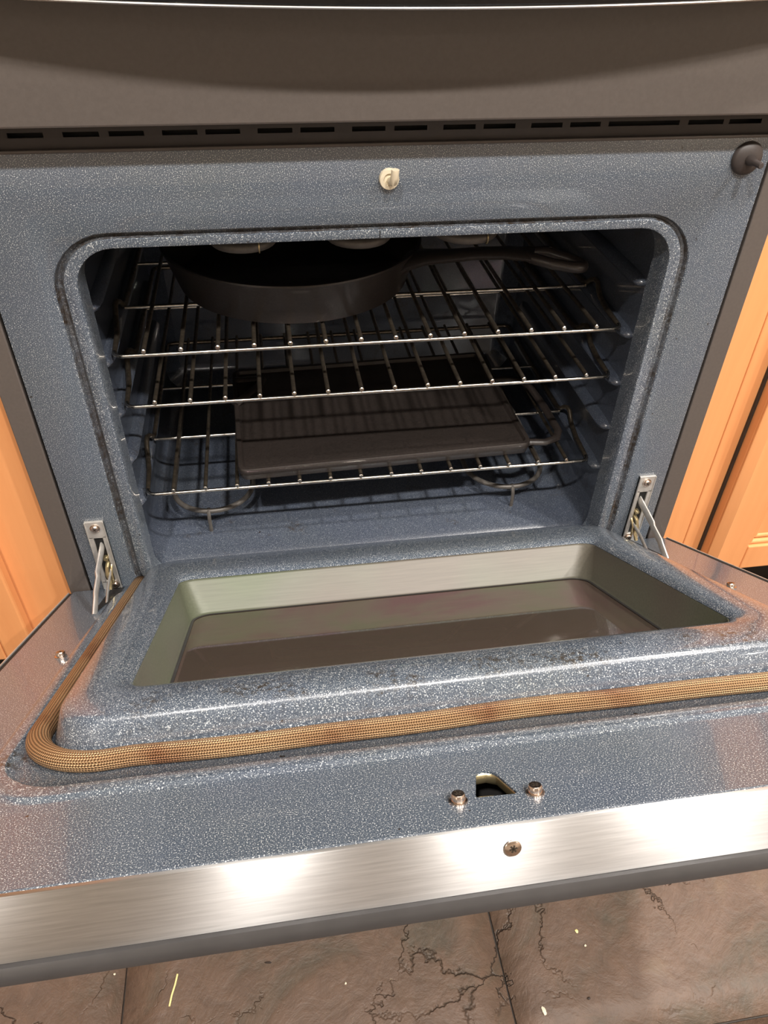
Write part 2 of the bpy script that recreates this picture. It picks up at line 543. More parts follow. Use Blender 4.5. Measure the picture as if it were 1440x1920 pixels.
# ------------------------------------------------------------------ the range
oven = empty('kitchen_range', (0, 0, FLOOR))
tag(oven, 'kitchen range with its blue speckled oven standing open between the cabinets', 'oven')
OV = Matrix.Translation((0, 0, -FLOOR))          # parts are written in oven coordinates (z = 0 at the hinge line)
def part(mb_or_obj, name=None, mats=None, parent=None, smooth=False):
    o = mb_or_obj.build(name, mats, None, smooth)
    if parent is None:
        o.parent = oven
        o.location = (0, 0, -FLOOR)
    else:
        o.parent = parent
    return o
WF, WS = 0.352, 0.378                            # enamel face, side trims
OX, OT, OB = 0.2797, 0.4080, -0.012              # oven opening
mb = MB()
def face_loop(so, to, y, r):
    return [(x, y, z) for x, z in rrect(-OX - so, OX + so, OB - so * 0.6, OT + to, r)]
loops = [
    [(x, 0.006, z) for x, z in rrect(-WF, WF, -0.045, 0.4866, 0.001)],
    [(x, 0.0005, z) for x, z in rrect(-WF, WF, -0.045, 0.4866, 0.001)],
    [(x, 0.0, z) for x, z in rrect(-WF + 0.001, WF - 0.001, -0.044, 0.4856, 0.002)],
    face_loop(0.0232, 0.0146, 0.0, 0.058),
    face_loop(0.0220, 0.0138, 0.0003, 0.056),
    face_loop(0.0210, 0.0131, 0.0014, 0.054),
    face_loop(0.0186, 0.0118, 0.0050, 0.051),
    face_loop(0.0160, 0.0104, 0.0056, 0.049),
    face_loop(0.0140, 0.0094, 0.0042, 0.047),
    face_loop(0.0126, 0.0086, 0.0004, 0.046),
    face_loop(0.0116, 0.0080, -0.0004, 0.045),
    face_loop(0.0030, 0.0022, -0.0008, 0.039),
    face_loop(0.0008, 0.0006, -0.0002, 0.037),
    face_loop(0.0, 0.0, 0.0012, 0.036),
    face_loop(0.0, 0.0, 0.016, 0.036),
    face_loop(-0.001, -0.001, 0.030, 0.035),
]
loft(mb, loops, [0, 0, 0, 0, 0, 1, 1, 1, 1, 0, 0, 0, 0, 0, 0])
part(mb, 'front_frame', ['enamel', 'enamel_groove'], smooth=True)
# small weld seam in the rim above the opening
mb = MB(); mb.box(-0.0086, -0.0078, -0.0010, 0.002, 0.4085, 0.4155)
part(mb, 'rim_seam', 'black')
# cavity liner
CX, CT, CB, CY = 0.2895, 0.420, 0.002, 0.475
mb = MB()
def cav(x, z0, z1, y, r): return [(a, y, c) for a, c in rrect(-x, x, z0, z1, r)]
loft(mb, [cav(OX - 0.001, OB + 0.0004, OT - 0.001, 0.030, 0.035), cav(CX - 0.003, OB + 0.006, CT - 0.004, 0.034, 0.035),
          cav(CX, CB, CT, 0.046, 0.030), cav(CX, CB, CT, CY - 0.02, 0.030), cav(CX - 0.02, CB + 0.02, CT - 0.02, CY, 0.020)], cap=True)
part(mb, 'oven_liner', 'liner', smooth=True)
# embossed rack supports on both side walls
for k in range(5):
    z = 0.0976 + 0.0618 * k - 0.0153
    for s in (-1, 1):
        mb = MB()
        prof = []
        ys = [0.050, 0.053, 0.060, 0.070, 0.40, 0.41, 0.418]
        rs = [0.0005, 0.004, 0.0062, 0.007, 0.007, 0.004, 0.0005]
        mb.tube([(s * CX, y, z) for y in ys], 1, 10, rs=rs, flat=(1.75, 1.0), up=(0, 0, 1))
        o = part(mb, 'rack_support', 'liner', smooth=True)
# side trims, dark brown, set just behind the enamel face
for s in (-1, 1):
    mb = MB()
    x0, x1 = sorted((s * (WF + 0.003), s * WS))
    mb.box(x0, x1, 0.0, 0.05, -0.20, 0.60, 0, 0.0012)
    part(mb, 'side_trim', 'brown')
    mb = MB()
    x0, x1 = sorted((s * (WF - 0.002), s * (WF + 0.004)))
    mb.box(x0, x1, 0.006, 0.03, -0.05, 0.49, 0)
    part(mb, 'trim_gap_shade', 'black')  # black strip puts the shade of the gap into colour
# body shell
mb = MB()
mb.box(-WS, -WS + 0.004, 0.05, 0.64, -0.20, 0.62)
mb.box(WS - 0.004, WS, 0.05, 0.64, -0.20, 0.62)
mb.box(-WS, WS, 0.636, 0.64, -0.20, 0.62)
mb.box(-WS + 0.004, WS - 0.004, 0.03, 0.636, -0.204, -0.20)
part(mb, 'body_shell', 'brown')
# storage drawer under the door
mb = MB(); mb.box(-WS + 0.004, WS - 0.004, -0.012, 0.028, -0.195, -0.060, 0, 0.004)
part(mb, 'drawer_front', 'brown')
mb = MB(); mb.box(-WS + 0.02, WS - 0.02, 0.03, 0.05, FLOOR, -0.198)
part(mb, 'toe_plate', 'black')
# vent strip with real slots
PB = 0.5104
slots = []
xs = [(-0.3052, -0.278), (-0.2632, -0.2354), (-0.2279, -0.2005), (-0.1863, -0.1584), (-0.152, -0.1242), (-0.1099, -0.0816), (-0.075, -0.0468),
      (-0.0321, -0.004), (0.0035, 0.0316), (0.0455, 0.0735), (0.0805, 0.1085), (0.1225, 0.1505), (0.1575, 0.185),
      (0.1924, 0.2579), (0.2663, 0.2995), (0.305, 0.336)]
z0, z1 = 0.4866, 0.5130
sz0, sz1 = 0.4968, 0.5006
mb = MB()
yv = 0.004
def plate(xa, xb, za, zb): mb.box(xa, xb, yv, yv + 0.0012, za, zb)
plate(-WF, WF, z0, sz0); plate(-WF, WF, sz1, z1)
px = -WF
for (a, c) in xs:
    big = c - a > 0.05
    plate(px, a, sz0, sz1)
    px = c
plate(px, WF, sz0, sz1)
part(mb, 'vent_strip', 'vent')
mb = MB(); mb.box(-WF, WF, 0.018, 0.022, 0.487, 0.512)
part(mb, 'vent_duct', 'black')
mb = MB(); mb.tube([(-WF, -0.0005, 0.4876), (WF, -0.0005, 0.4876)], 0.0014, 8)
part(mb, 'vent_lip', 'brown', smooth=True)
# control panel
mb = MB(); mb.box(-WS, WS, -0.028, 0.03, PB, 0.615, 0, 0.0018)
part(mb, 'control_panel', 'brown')
# bowed cooktop rim overhanging the panel
def bow(x): return -0.028 - 0.046 + 0.190 * x * x
mb = MB()
n = 36
vs, fs = [], []
prof = [(0.0, 0.0), (0.002, 0.0), (0.0, 0.0022), (0.0, 0.016), (0.006, 0.022)]
rowsn = len(prof) + 2
for i in range(n + 1):
    x = -WS + 2 * WS * i / n
    zb = 0.5912 + 0.06 * x * x
    yb = bow(x)
    vs.append((x, 0.02, zb))
    vs.append((x, yb + 0.003, zb))
    vs.append((x, yb + 0.0008, zb + 0.0009))
    vs.append((x, yb, zb + 0.003))
    vs.append((x, yb, zb + 0.030))
    vs.append((x, yb + 0.008, zb + 0.040))
    vs.append((x, 0.02, zb + 0.040))
for i in range(n):
    for j in range(7):
        a, c = i * 7 + j, i * 7 + (j + 1) % 7
        fs.append((a, c, c + 7, a + 7))
fs.append(tuple(range(7))); fs.append(tuple(n * 7 + j for j in range(7))[::-1])
mb.add(vs, fs, 0)
mb.m = [0] * len(mb.f)
part(mb, 'cooktop_rim', 'blackglass', smooth=True)
mb = MB(); mb.box(-WS, WS, 0.02, 0.64, 0.615, 0.66, 0, 0.003)
part(mb, 'cooktop', 'blackglass')
mb = MB(); mb.tube([(-WS + 2 * WS * i / 40, bow(-WS + 2 * WS * i / 40) + 0.0006, 0.5910 + 0.06 * (-WS + 2 * WS * i / 40) ** 2) for i in range(41)], 0.0011, 8)
part(mb, 'rim_trim', 'plain_steel', smooth=True)

# latch pin: cream ceramic collar with a stubby hook
FY = Matrix(((1, 0, 0), (0, 0, -1), (0, 1, 0)))   # local z -> -y (towards the viewer)
mb = MB()
mb.lathe([(0.0, 0.003), (0.0045, 0.003), (0.0052, 0.0045), (0.0082, 0.0042), (0.0088, 0.003), (0.0088, 0.0)], 24, 0, (-0.001, 0, 0.4600), FY)
latch = part(mb, 'latch_collar', 'ceramic', smooth=True)
mb = MB(); mb.tube([(0.0000, 0.002, 0.4590), (0.0005, -0.006, 0.4590), (0.0012, -0.012, 0.4605), (0.0018, -0.014, 0.4650), (0.0021, -0.0145, 0.4710)], 0.0036, 10)
hk = mb.build('latch_hook', 'ceramic', None, True); hk.parent = latch
# dark rubber door switch with its plunger
mb = MB()
mb.lathe([(0.0, 0.007), (0.006, 0.0065), (0.0125, 0.0045), (0.0145, 0.002), (0.0145, 0.0)], 28, 0, (0.3295, 0, 0.4690), FY)
sw = part(mb, 'door_switch', 'rubber', smooth=True)
mb = MB(); mb.lathe([(0.0, 0.026), (0.0022, 0.026), (0.0028, 0.025), (0.0028, 0.014), (0.0042, 0.012), (0.0050, 0.006)], 16, 0, (0.3295, 0, 0.4690), FY)
pg = mb.build('plunger', 'rubber', None, True); pg.parent = sw

# screw heads
def screw_mb(at, axis, r=0.0052, h=0.0035, slot='cross', flange=True):
    mb = MB()
    prof = []
    if flange:
        prof = [(r * 1.32, 0.0), (r * 1.32, 0.0009), (r * 1.02, 0.0013)]
    prof += [(r, 0.0013), (r, h * 0.80), (r * 0.86, h), (0.0, h)]
    mb.lathe(prof, 20, 0, at, axis)
    for a in (0.5, 0.5 + PI / 2) if slot == 'cross' else (0.2, 0.2 + PI / 3, 0.2 + 2 * PI / 3):
        bm = bmesh.new(); bmesh.ops.create_cube(bm, size=1)
        for v in bm.verts:
            p = Vector((v.co.x * r * 0.95, v.co.y * r * 0.22, h * 0.97 + v.co.z * h * 0.10))
            p.rotate(Matrix.Rotation(a, 3, 'Z'))
            v.co = Vector(at) + axis @ p
        mb.from_bm(bm, 1)
    return mb

# hinge plates on the face, either side of the opening
for s in (-1, 1):
    mb = MB()
    xa, xb = sorted((s * 0.3165, s * 0.3375))
    y0, y1 = -0.0035, 0.0
    def bx(a, c, za, zb, ya=y0): mb.box(a, c, ya, y1, za, zb, 0, 0.0006)
    bx(xa, xb, 0.082, 0.106)                      # top with the screw
    bx(xa, xa + 0.0055, 0.012, 0.084); bx(xb - 0.0055, xb, 0.012, 0.084)
    bx(xa, xb, 0.000, 0.014)
    bx(xa, xa + 0.0012, 0.002, 0.106, -0.0048); bx(xb - 0.0012, xb, 0.002, 0.106, -0.0048)
    pl = part(mb, 'hinge_plate', 'zinc')
    mb = MB(); mb.box(xa + 0.004, xb - 0.004, -0.0012, 0.0005, 0.012, 0.084)
    q = mb.build('hinge_slot_shade', 'black'); q.parent = pl  # black box on the uncut face, standing in for the slot's shade
    for z, x in ((0.097, s * 0.327), (0.008, s * 0.3235)):
        q = screw_mb((x, -0.0034, z), FY, 0.0042, 0.0034).build('screw', ['screw', 'screw_slot'], None, True)
        q.parent = pl
    # greasy catch inside the slot
    mb = MB()
    xc = s * 0.3245
    mb.tube([(xc, 0.0, 0.044), (xc, -0.010, 0.042), (xc + s * 0.001, -0.014, 0.034), (xc - s * 0.001, -0.016, 0.026), (xc, -0.022, 0.018)], 0.0024, 8)
    mb.tube([(xc - s * 0.003, -0.002, 0.040), (xc - s * 0.003, -0.011, 0.032), (xc - s * 0.003, -0.013, 0.020)], 0.0016, 8)
    mb.lathe([(0.0, 0.006), (0.0025, 0.0055), (0.003, 0.002), (0.003, 0.0)], 12, 0, (xc, -0.002, 0.052), FY)
    q = mb.build('hinge_catch', 'brass', None, True); q.parent = pl

# heating elements
z = 0.381
legs = [(-0.162, -0.104), (-0.046, 0.012), (0.066, 0.124)]
pts = [(legs[0][0], 0.44)]
for i, (a, c) in enumerate(legs):
    r = (c - a) / 2
    pts += arc((a + c) / 2, 0.062 + r, r, PI, 2 * PI, 14)
    if i < 2:
        d = legs[i + 1][0]
        r2 = (d - c) / 2
        pts += arc((c + d) / 2, 0.36, r2, PI, 0, 10)
pts.append((legs[-1][1], 0.44))
mb = MB(); mb.tube(path3(pts, z), 0.0052, 12)
br = part(mb, 'broil_element', 'element', smooth=True)
for x in (-0.118, 0.112):
    mb = MB()
    mb.tube([(x, 0.0665 + 0.0064 * math.cos(t), z + 0.0064 * math.sin(t)) for t in (PI * 2 * i / 12 for i in range(13))], 0.0008, 6)
    mb.tube([(x, 0.070, z + 0.005), (x, 0.075, CT)], 0.0008, 6)
    q = mb.build('wire_clip', 'brass', None, True); q.parent = br
z = 0.030
pts = [(-0.2600, 0.45), (-0.2600, 0.30)] + arc(-0.208, 0.1445, 0.052, PI, 2 * PI, 18) + [(-0.156, 0.25)] + arc(-0.126, 0.34, 0.03, PI, PI / 2, 8) + \
      arc(0.109, 0.34, 0.03, PI / 2, 0, 8) + [(0.139, 0.25)] + arc(0.1925, 0.1455, 0.0535, PI, 2 * PI, 18) + [(0.246, 0.30), (0.246, 0.45)]
mb = MB(); mb.tube(path3(pts, z), 0.0035, 10)
bk = part(mb, 'bake_element', 'element', smooth=True)
for x, y in ((-0.213, 0.092), (0.192, 0.091)):
    mb = MB(); mb.tube([(x, y + 0.003, z + 0.003), (x, y - 0.003, z + 0.001), (x, y - 0.0065, z - 0.006), (x, y - 0.0065, CB)], 0.0018, 8, flat=(1.3, 0.7))
    q = mb.build('support_leg', 'element', None, True); q.parent = bk

# ------------------------------------------------------------------ the oven door (local x, y = -distance from the hinge, z = height above the door's inner skin)
def dl(x0, x1, d0, d1, h, r): return [(x, y, h) for x, y in rrect(x0, x1, -d1, -d0, r)]
DW, DL_, DS = 0.3728, 0.5585, 0.489
mb = MB()
def sym(x, d0, d1, h, r): return dl(-x, x, d0, d1, h, r)
loops = [
    sym(DW, 0.0015, DS, 0.0, 0.001),
    sym(0.3205, 0.0030, 0.4790, 0.0, 0.050),
    sym(0.3190, 0.0035, 0.4775, 0.0003, 0.049),
    sym(0.3168, 0.0040, 0.4752, 0.0023, 0.048),
    sym(0.3160, 0.0042, 0.4744, 0.0028, 0.0475),
    sym(0.3150, 0.0045, 0.4734, 0.0030, 0.047),
    sym(0.3085, 0.0050, 0.4648, 0.0030, 0.046),
    sym(0.3076, 0.0052, 0.4639, 0.0028, 0.0455),
    sym(0.3068, 0.0055, 0.4631, 0.0022, 0.045),
    sym(0.3050, 0.0060, 0.4610, 0.0009, 0.044),
    sym(0.2850, 0.0070, 0.4365, 0.0010, 0.040),
    sym(0.2832, 0.0075, 0.4360, 0.0040, 0.039),
    sym(0.2790, 0.0080, 0.4345, 0.0200, 0.038),
    sym(0.2772, 0.0090, 0.4332, 0.0262, 0.037),
    sym(0.2756, 0.0105, 0.4318, 0.0290, 0.036),
    sym(0.2730, 0.0135, 0.4295, 0.0305, 0.035),
    sym(0.2610, 0.0300, 0.4170, 0.0328, 0.032),
    sym(0.2520, 0.0600, 0.4040, 0.0330, 0.027),
    sym(0.2430, 0.0800, 0.3940, 0.0318, 0.022),
    sym(0.2385, 0.0880, 0.3875, 0.0300, 0.018),
    sym(0.2355, 0.0915, 0.3838, 0.0276, 0.016),
    sym(0.2345, 0.0926, 0.3824, 0.0262, 0.015),
]
loft(mb, loops)
# flat strip by the door's top edge, with the latch hole cut through
bm = bmesh.new()
def bverts(pts): return [bm.verts.new((x, -d, 0.0)) for x, d in pts]
def bring(vs): return [bm.edges.new((vs[i], vs[(i + 1) % len(vs)])) for i in range(len(vs))]
hole = [(-0.0186, 0.5306), (0.0030, 0.5318), (0.0044, 0.5312), (0.0046, 0.5298), (0.0032, 0.5250), (0.0014, 0.5185), (-0.0006, 0.5110), (-0.0022, 0.5076),
        (-0.0046, 0.5054), (-0.0080, 0.5045), (-0.0110, 0.5050), (-0.0130, 0.5068), (-0.0141, 0.5110), (-0.0190, 0.5290)]
er = bring(bverts([(-DW, DS), (DW, DS), (DW, DL_ - 0.003), (-DW, DL_ - 0.003)])) + bring(bverts(hole))
bmesh.ops.triangle_fill(bm, use_beauty=True, use_dissolve=False, edges=er)
inside = []
def in_poly(x, y, poly):
    c = False
    for i in range(len(poly)):
        x1, y1 = poly[i]; x2, y2 = poly[i - 1]
        if (y1 > y) != (y2 > y) and x < (x2 - x1) * (y - y1) / (y2 - y1) + x1:
            c = not c
    return c
for f in list(bm.faces):
    cc = f.calc_center_median()
    if in_poly(cc.x, -cc.y, hole):
        bm.faces.remove(f)
mb.from_bm(bm, 0)
k = len(mb.v)                                     # rolled front and side lips, and the cut edge of the hole
lip = [(0.003, 0.0), (0.0018, -0.0003), (0.0006, -0.0012), (0.0, -0.0030), (0.0, -0.006)]
for j in range(len(lip)):
    mb.v += [(-DW, -(DL_ - lip[j][0]), lip[j][1]), (DW, -(DL_ - lip[j][0]), lip[j][1])]
for j in range(len(lip) - 1):
    mb.f.append((k + 2 * j, k + 2 * j + 2, k + 2 * j + 3, k + 2 * j + 1)); mb.m.append(0)
mb.add([(x, -d, 0.0) for x, d in hole] + [(x, -d, -0.0015) for x, d in hole],
       [(i, (i + 1) % len(hole), len(hole) + (i + 1) % len(hole), len(hole) + i) for i in range(len(hole))])
for s in (-1, 1):
    mb.add([(s * DW, -0.0015, 0), (s * DW, -DL_ + 0.003, 0), (s * DW, -DL_ + 0.003, -0.006), (s * DW, -0.0015, -0.006)], [(0, 1, 2, 3)])
mb.add([(-DW, -0.0015, 0), (DW, -0.0015, 0), (DW, -0.0015, -0.03), (-DW, -0.0015, -0.03)], [(0, 1, 2, 3)])
door = mb.build('oven_door', 'enamel_door', None, True)
door.parent = oven
door.location = (0, -0.0015, -FLOOR)
door.rotation_euler = (-TILT, 0, 0)
def dpart(mb, name, mats, smooth=False):
    o = mb.build(name, mats, None, smooth)
    o.parent = door
    return o
# outer skin and edges
mb = MB(); mb.box(-WS, WS, -0.5625, -0.004, -0.0500, -0.0375, 0, 0.004)
dpart(mb, 'outer_skin', 'dark_edge', True)
mb = MB(); mb.box(-WS + 0.001, WS - 0.001, -0.5595, -0.5560, -0.0378, -0.0004, 0, 0.0008)
te = dpart(mb, 'top_edge_trim', 'steel', True)
uvl = te.data.uv_layers.new(name='UVMap')
for lp_ in te.data.loops:
    co = te.data.vertices[lp_.vertex_index].co
    uvl.data[lp_.index].uv = (co.z * 10 + co.y * 3, co.x)
for s in (-1, 1):
    mb = MB()
    x0, x1 = sorted((s * (DW + 0.0003), s * (WS - 0.0012)))
    mb.box(x0, x1, -0.556, -0.006, -0.038, -0.0006)
    dpart(mb, 'edge_gap_shade', 'black')  # solid black strip painted in for the shade along the edge
    mb = MB()
    x0, x1 = sorted((s * (WS - 0.0012), s * (WS + 0.0003)))
    mb.box(x0, x1, -0.558, -0.006, -0.040, 0.0008, 0, 0.0003)
    dpart(mb, 'side_edge_trim', 'zinc')
mb = MB(); mb.box(-WS + 0.002, WS - 0.002, -0.0075, -0.004, -0.0376, -0.006)
dpart(mb, 'bottom_edge', 'black')
# window well and panes
mb = MB()
loft(mb, [sym(0.2400, 0.0890, 0.3870, 0.0266, 0.018), sym(0.2345, 0.0930, 0.3815, 0.0258, 0.016), sym(0.2335, 0.0945, 0.3805, 0.0240, 0.016),
          sym(0.2260, 0.0985, 0.3790, -0.0105, 0.022), sym(0.2245, 0.1000, 0.3780, -0.0122, 0.022), sym(0.2215, 0.1030, 0.3760, -0.0126, 0.020)])
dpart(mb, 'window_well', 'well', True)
mb = MB(); mb.box(-0.240, 0.240, -0.392, -0.086, -0.0170, -0.0128, 0)
dpart(mb, 'window_glass', 'glass_in')
mb = MB()
loft(mb, [sym(0.2236, 0.1010, 0.3770, -0.0121, 0.021), sym(0.2222, 0.1024, 0.3758, -0.0117, 0.020), sym(0.2208, 0.1038, 0.3746, -0.0122, 0.019)])
dpart(mb, 'window_seal', 'dark_edge', True)
# braided gasket rope
gx, gd, gr = 0.2940, 0.4452, 0.052
gp = [(-gx, -0.004 - 0.02 * i) for i in range(19)]
gp = [p for p in gp if -p[1] < gd - gr - 0.005]
gp += [(x, y) for x, y in arc(-gx + gr, -(gd - gr), gr, PI, 1.5 * PI, 22)]
m_ = 26
for i in range(1, m_):
    x = -gx + gr + 2 * (gx - gr) * i / m_
    gp.append((x, -gd + 0.0016 * math.sin(x * 19 + 0.6) + 0.0008 * math.sin(x * 47)))
gp += [(x, y) for x, y in arc(gx - gr, -(gd - gr), gr, 1.5 * PI, 2 * PI, 22)]
gp += [(gx, -0.004 - 0.02 * i) for i in range(18, -1, -1) if 0.004 + 0.02 * i < gd - gr - 0.005]
mb = MB()
nseg = 28
mb.tube([(x, y, 0.0066) for x, y in gp], 0.0082, nseg, flat=(1.0, 0.78), up=(0, 0, 1), caps=True)
L = [0.0]
for i in range(1, len(gp)):
    L.append(L[-1] + math.dist(gp[i], gp[i - 1]))
uvs = []
for i in range(len(gp) - 1):
    for j in range(nseg):
        uvs.append([(L[i], j / nseg), (L[i], (j + 1) / nseg), (L[i + 1], (j + 1) / nseg), (L[i + 1], j / nseg)])
uvs += [[(0, 0)] * nseg] * 2
g = mb.build('gasket', 'braid', None, False, uvs)
for p in g.data.polygons: p.use_smooth = True
g.parent = door
g['label'] = 'golden brown braided wire rope seal'
# screws on the inner skin, and the one in the steel edge
ID = Matrix.Identity(3)
for x, d in ((-0.3275, 0.2245), (0.3295, 0.2245), (-0.0298, 0.5318), (0.0146, 0.5335)):
    dpart(screw_mb((x, -d, 0.0), ID, 0.0041, 0.0050), 'screw', ['screw', 'screw_slot'], True)
dpart(screw_mb((-0.0075, -0.5593, -0.0130), FY, 0.0047, 0.0024, 'star', False), 'screw', ['screw', 'screw_slot'], True)
# latch works seen through the hole
mb = MB(); mb.box(-0.03, 0.02, -0.545, -0.495, -0.030, -0.028)
dpart(mb, 'latch_pocket', 'black')
mb = MB()
mb.tube([(-0.026, -0.5085, -0.0045), (-0.014, -0.5045, -0.0045), (-0.006, -0.5040, -0.0045), (0.000, -0.5075, -0.005), (0.006, -0.526, -0.006)], 0.0034, 8, flat=(0.45, 1.1))
mb.tube([(-0.024, -0.5235, -0.008), (-0.014, -0.5215, -0.008), (-0.007, -0.5220, -0.008), (-0.001, -0.5275, -0.009), (0.003, -0.5340, -0.010)], 0.0022, 8)
dpart(mb, 'latch_bracket', 'brass', True)
# hinge slits, flat black patches standing in for their shade, and arms
ct, st = math.cos(TILT), math.sin(TILT)
def to_door(x, y, z):                              # oven coordinates -> door local
    y += 0.0015
    return (x, y * ct - z * st, y * st + z * ct)
for s in (-1, 1):
    mb = MB()
    mb.add([(s * 0.3135, -0.003, 0.0006), (s * 0.3290, -0.003, 0.0006), (s * 0.3290, -0.100, 0.0006), (s * 0.3262, -0.102, 0.0006), (s * 0.3215, -0.070, 0.0006), (s * 0.3150, -0.058, 0.0006)],
           [(0, 1, 2, 3, 4, 5)])
    dpart(mb, 'hinge_opening_shade', 'black')  # dark patch on the uncut skin, shade painted as colour
    mb = MB()
    P = [to_door(s * 0.3255, 0.004, 0.0690), to_door(s * 0.3262, -0.018, 0.0655), to_door(s * 0.3275, -0.040, 0.0610), to_door(s * 0.3262, -0.046, 0.0595),
         to_door(s * 0.3268, -0.066, 0.0560), to_door(s * 0.3262, -0.072, 0.0545)]
    P.append((s * 0.3265, -0.1000, -0.002))
    mb.tube(P, 0.0058, 10, flat=(0.42, 1.0), up=(0, 0, 1))
    dpart(mb, 'hinge_arm', 'zinc', True)
    mb = MB()
    mb.tube([to_door(s * 0.3225, 0.002, 0.034), to_door(s * 0.3225, -0.03, 0.034), (s * 0.3225, -0.062, -0.002)], 0.0030, 8, flat=(0.4, 1.0), up=(0, 0, 1))
    dpart(mb, 'hinge_link', 'zinc', True)

# ------------------------------------------------------------------ wire racks
def make_rack():
    root = empty('oven_rack')
    R_, s = 0.0022, 0.0376
    X, YB = 0.2755, 0.385                          # half width, depth back from the front wire
    # perimeter wire: front corner radius, then the stop hump in each side rail
    def rail(sg):
        p = []
        p += [(sg * (X - 0.010 + 0.010 * math.sin(a)), 0.010 - 0.010 * math.cos(a), -0.0052) for a in (PI / 2 * i / 6 for i in range(7))]
        p += [(sg * (X + 0.002), 0.050, -0.0052), (sg * (X + 0.0065), 0.082, -0.0052), (sg * (X + 0.0075), 0.092, -0.001), (sg * (X + 0.0075), 0.099, 0.006), (sg * (X + 0.0070), 0.106, 0.0075),
              (sg * (X + 0.0050), 0.114, 0.004), (sg * (X + 0.0030), 0.121, -0.003), (sg * (X + 0.002), 0.130, -0.0052), (sg * (X + 0.002), YB - 0.01, -0.0052)]
        p += [(sg * (X + 0.002 - 0.010 + 0.010 * math.cos(a)), YB - 0.01 + 0.010 * math.sin(a), -0.0052) for a in (PI / 2 * i / 5 for i in range(1, 6))]
        return p
    l, r = rail(-1), rail(1)
    mb = MB()
    pp = l[::-1] + r
    mb.tube(pp, 1, 10, closed=True, rs=[0.0022 if q[1] < 0.004 else (0.0026 if q[1] < 0.011 else 0.0031) for q in pp])
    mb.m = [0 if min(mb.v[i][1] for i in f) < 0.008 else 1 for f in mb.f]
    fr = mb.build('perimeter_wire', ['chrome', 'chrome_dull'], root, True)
    for y in (0.1115, 0.240):
        mb = MB(); mb.tube([(-X - 0.001, y + 0.006, -0.0052), (X + 0.001, y + 0.006, -0.0052)], R_, 10)
        mb.build('cross_wire', 'chrome', root, True)
    # long wires run front to back on top, their ends standing proud of the front wire
    mb = MB()
    mb.tube([(0, -0.0032, 0.0), (0, -0.0024, 0.0), (0, -0.0004, 0.0), (0, YB + 0.002, 0.0)], R_, 10, rs=[R_ * 0.8, R_ * 1.22, R_ * 1.1, R_])
    mb.m = [0 if max(mb.v[i][1] for i in f) < 0.0 else 1 for f in mb.f]
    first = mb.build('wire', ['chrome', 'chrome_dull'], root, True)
    for f in first.data.polygons: pass
    for i in range(14):
        o = first if i == 0 else first.copy()
        if i:
            C.objects.link(o); o.parent = root
        o.location = ((i - 6.5) * s, 0, 0)
    return root
def copy_tree(o, parent=None):
    c = o.copy(); C.objects.link(c); c.parent = parent
    for ch in list(o.children):
        copy_tree(ch, c)
    return c
rack = make_rack()
spots = [((-0.0005, 0.0515, 0.2831), 'top wire rack in the oven, holding the cast iron skillet'),
         ((0.0, 0.0521, 0.2218), 'empty middle wire rack in the oven, between the skillet and griddle racks'),
         ((-0.0005, 0.0560, 0.0976), 'bottom wire rack in the oven, holding the flat iron griddle')]
for i, (loc, lab) in enumerate(spots):
    o = rack if i == 0 else copy_tree(rack)
    o.location = loc
    tag(o, lab, 'oven rack', 'wire racks in the oven')

# ------------------------------------------------------------------ cast iron skillet on the top rack
RT = 0.2831 + 0.0026
sk = empty('skillet', (-0.080, 0.220, RT))
sk.scale = (1.022, 1.022, 1.0)
sk.rotation_euler = (0, 0, 0.035)
tag(sk, 'black cast iron skillet with a long handle on the top oven rack', 'skillet')
mb = MB()
mb.lathe([(0.0, 0.0), (0.128, 0.0), (0.1335, 0.003), (0.1475, 0.045), (0.1500, 0.0500), (0.1492, 0.0516), (0.1465, 0.0516), (0.1440, 0.047), (0.1300, 0.008), (0.124, 0.0052), (0.0, 0.005)], 72)
mb.build('pan', 'iron', sk, True)
mb = MB()
dirv = Vector((math.cos(-PI / 6), math.sin(-PI / 6), 0)); side = Vector((0.5, math.cos(PI / 6), 0))
def hp(r, o, z): return dirv * r + side * o + Vector((0, 0, z))
st_ = [(0.138, 0.036, 0.030, 0.011), (0.150, 0.043, 0.026, 0.0085), (0.165, 0.0475, 0.019, 0.0070), (0.19, 0.0530, 0.0145, 0.0062), (0.22, 0.0600, 0.0125, 0.0060),
       (0.25, 0.0650, 0.0130, 0.0060), (0.272, 0.0668, 0.0150, 0.0058), (0.280, 0.0670, 0.0155, 0.0055)]
ring = []
for (r, zz, wd, th) in st_:
    ring.append([hp(r, wd * math.cos(t), zz + th * math.sin(t)) for t in (2 * PI * j / 14 for j in range(14))])
loft(mb, ring)
mb.f.append(tuple(len(ring) * 14 - 14 + j for j in range(14))); mb.m.append(0)
lp = []
for i in range(28):                                # hanging loop at the end of the handle
    t = 2 * PI * i / 28
    r = 0.302 + 0.030 * math.cos(t)
    o_ = 0.0125 * math.sin(t) * (1.08 if math.cos(t) < 0 else 0.95)
    lp.append(hp(r, o_, 0.0668 - 0.0045 * max(0, (r - 0.29) / 0.04)))
mb.tube(lp, 0.0058, 10, closed=True, up=(0, 0, 1))
mb.build('handle', 'iron', sk, True)

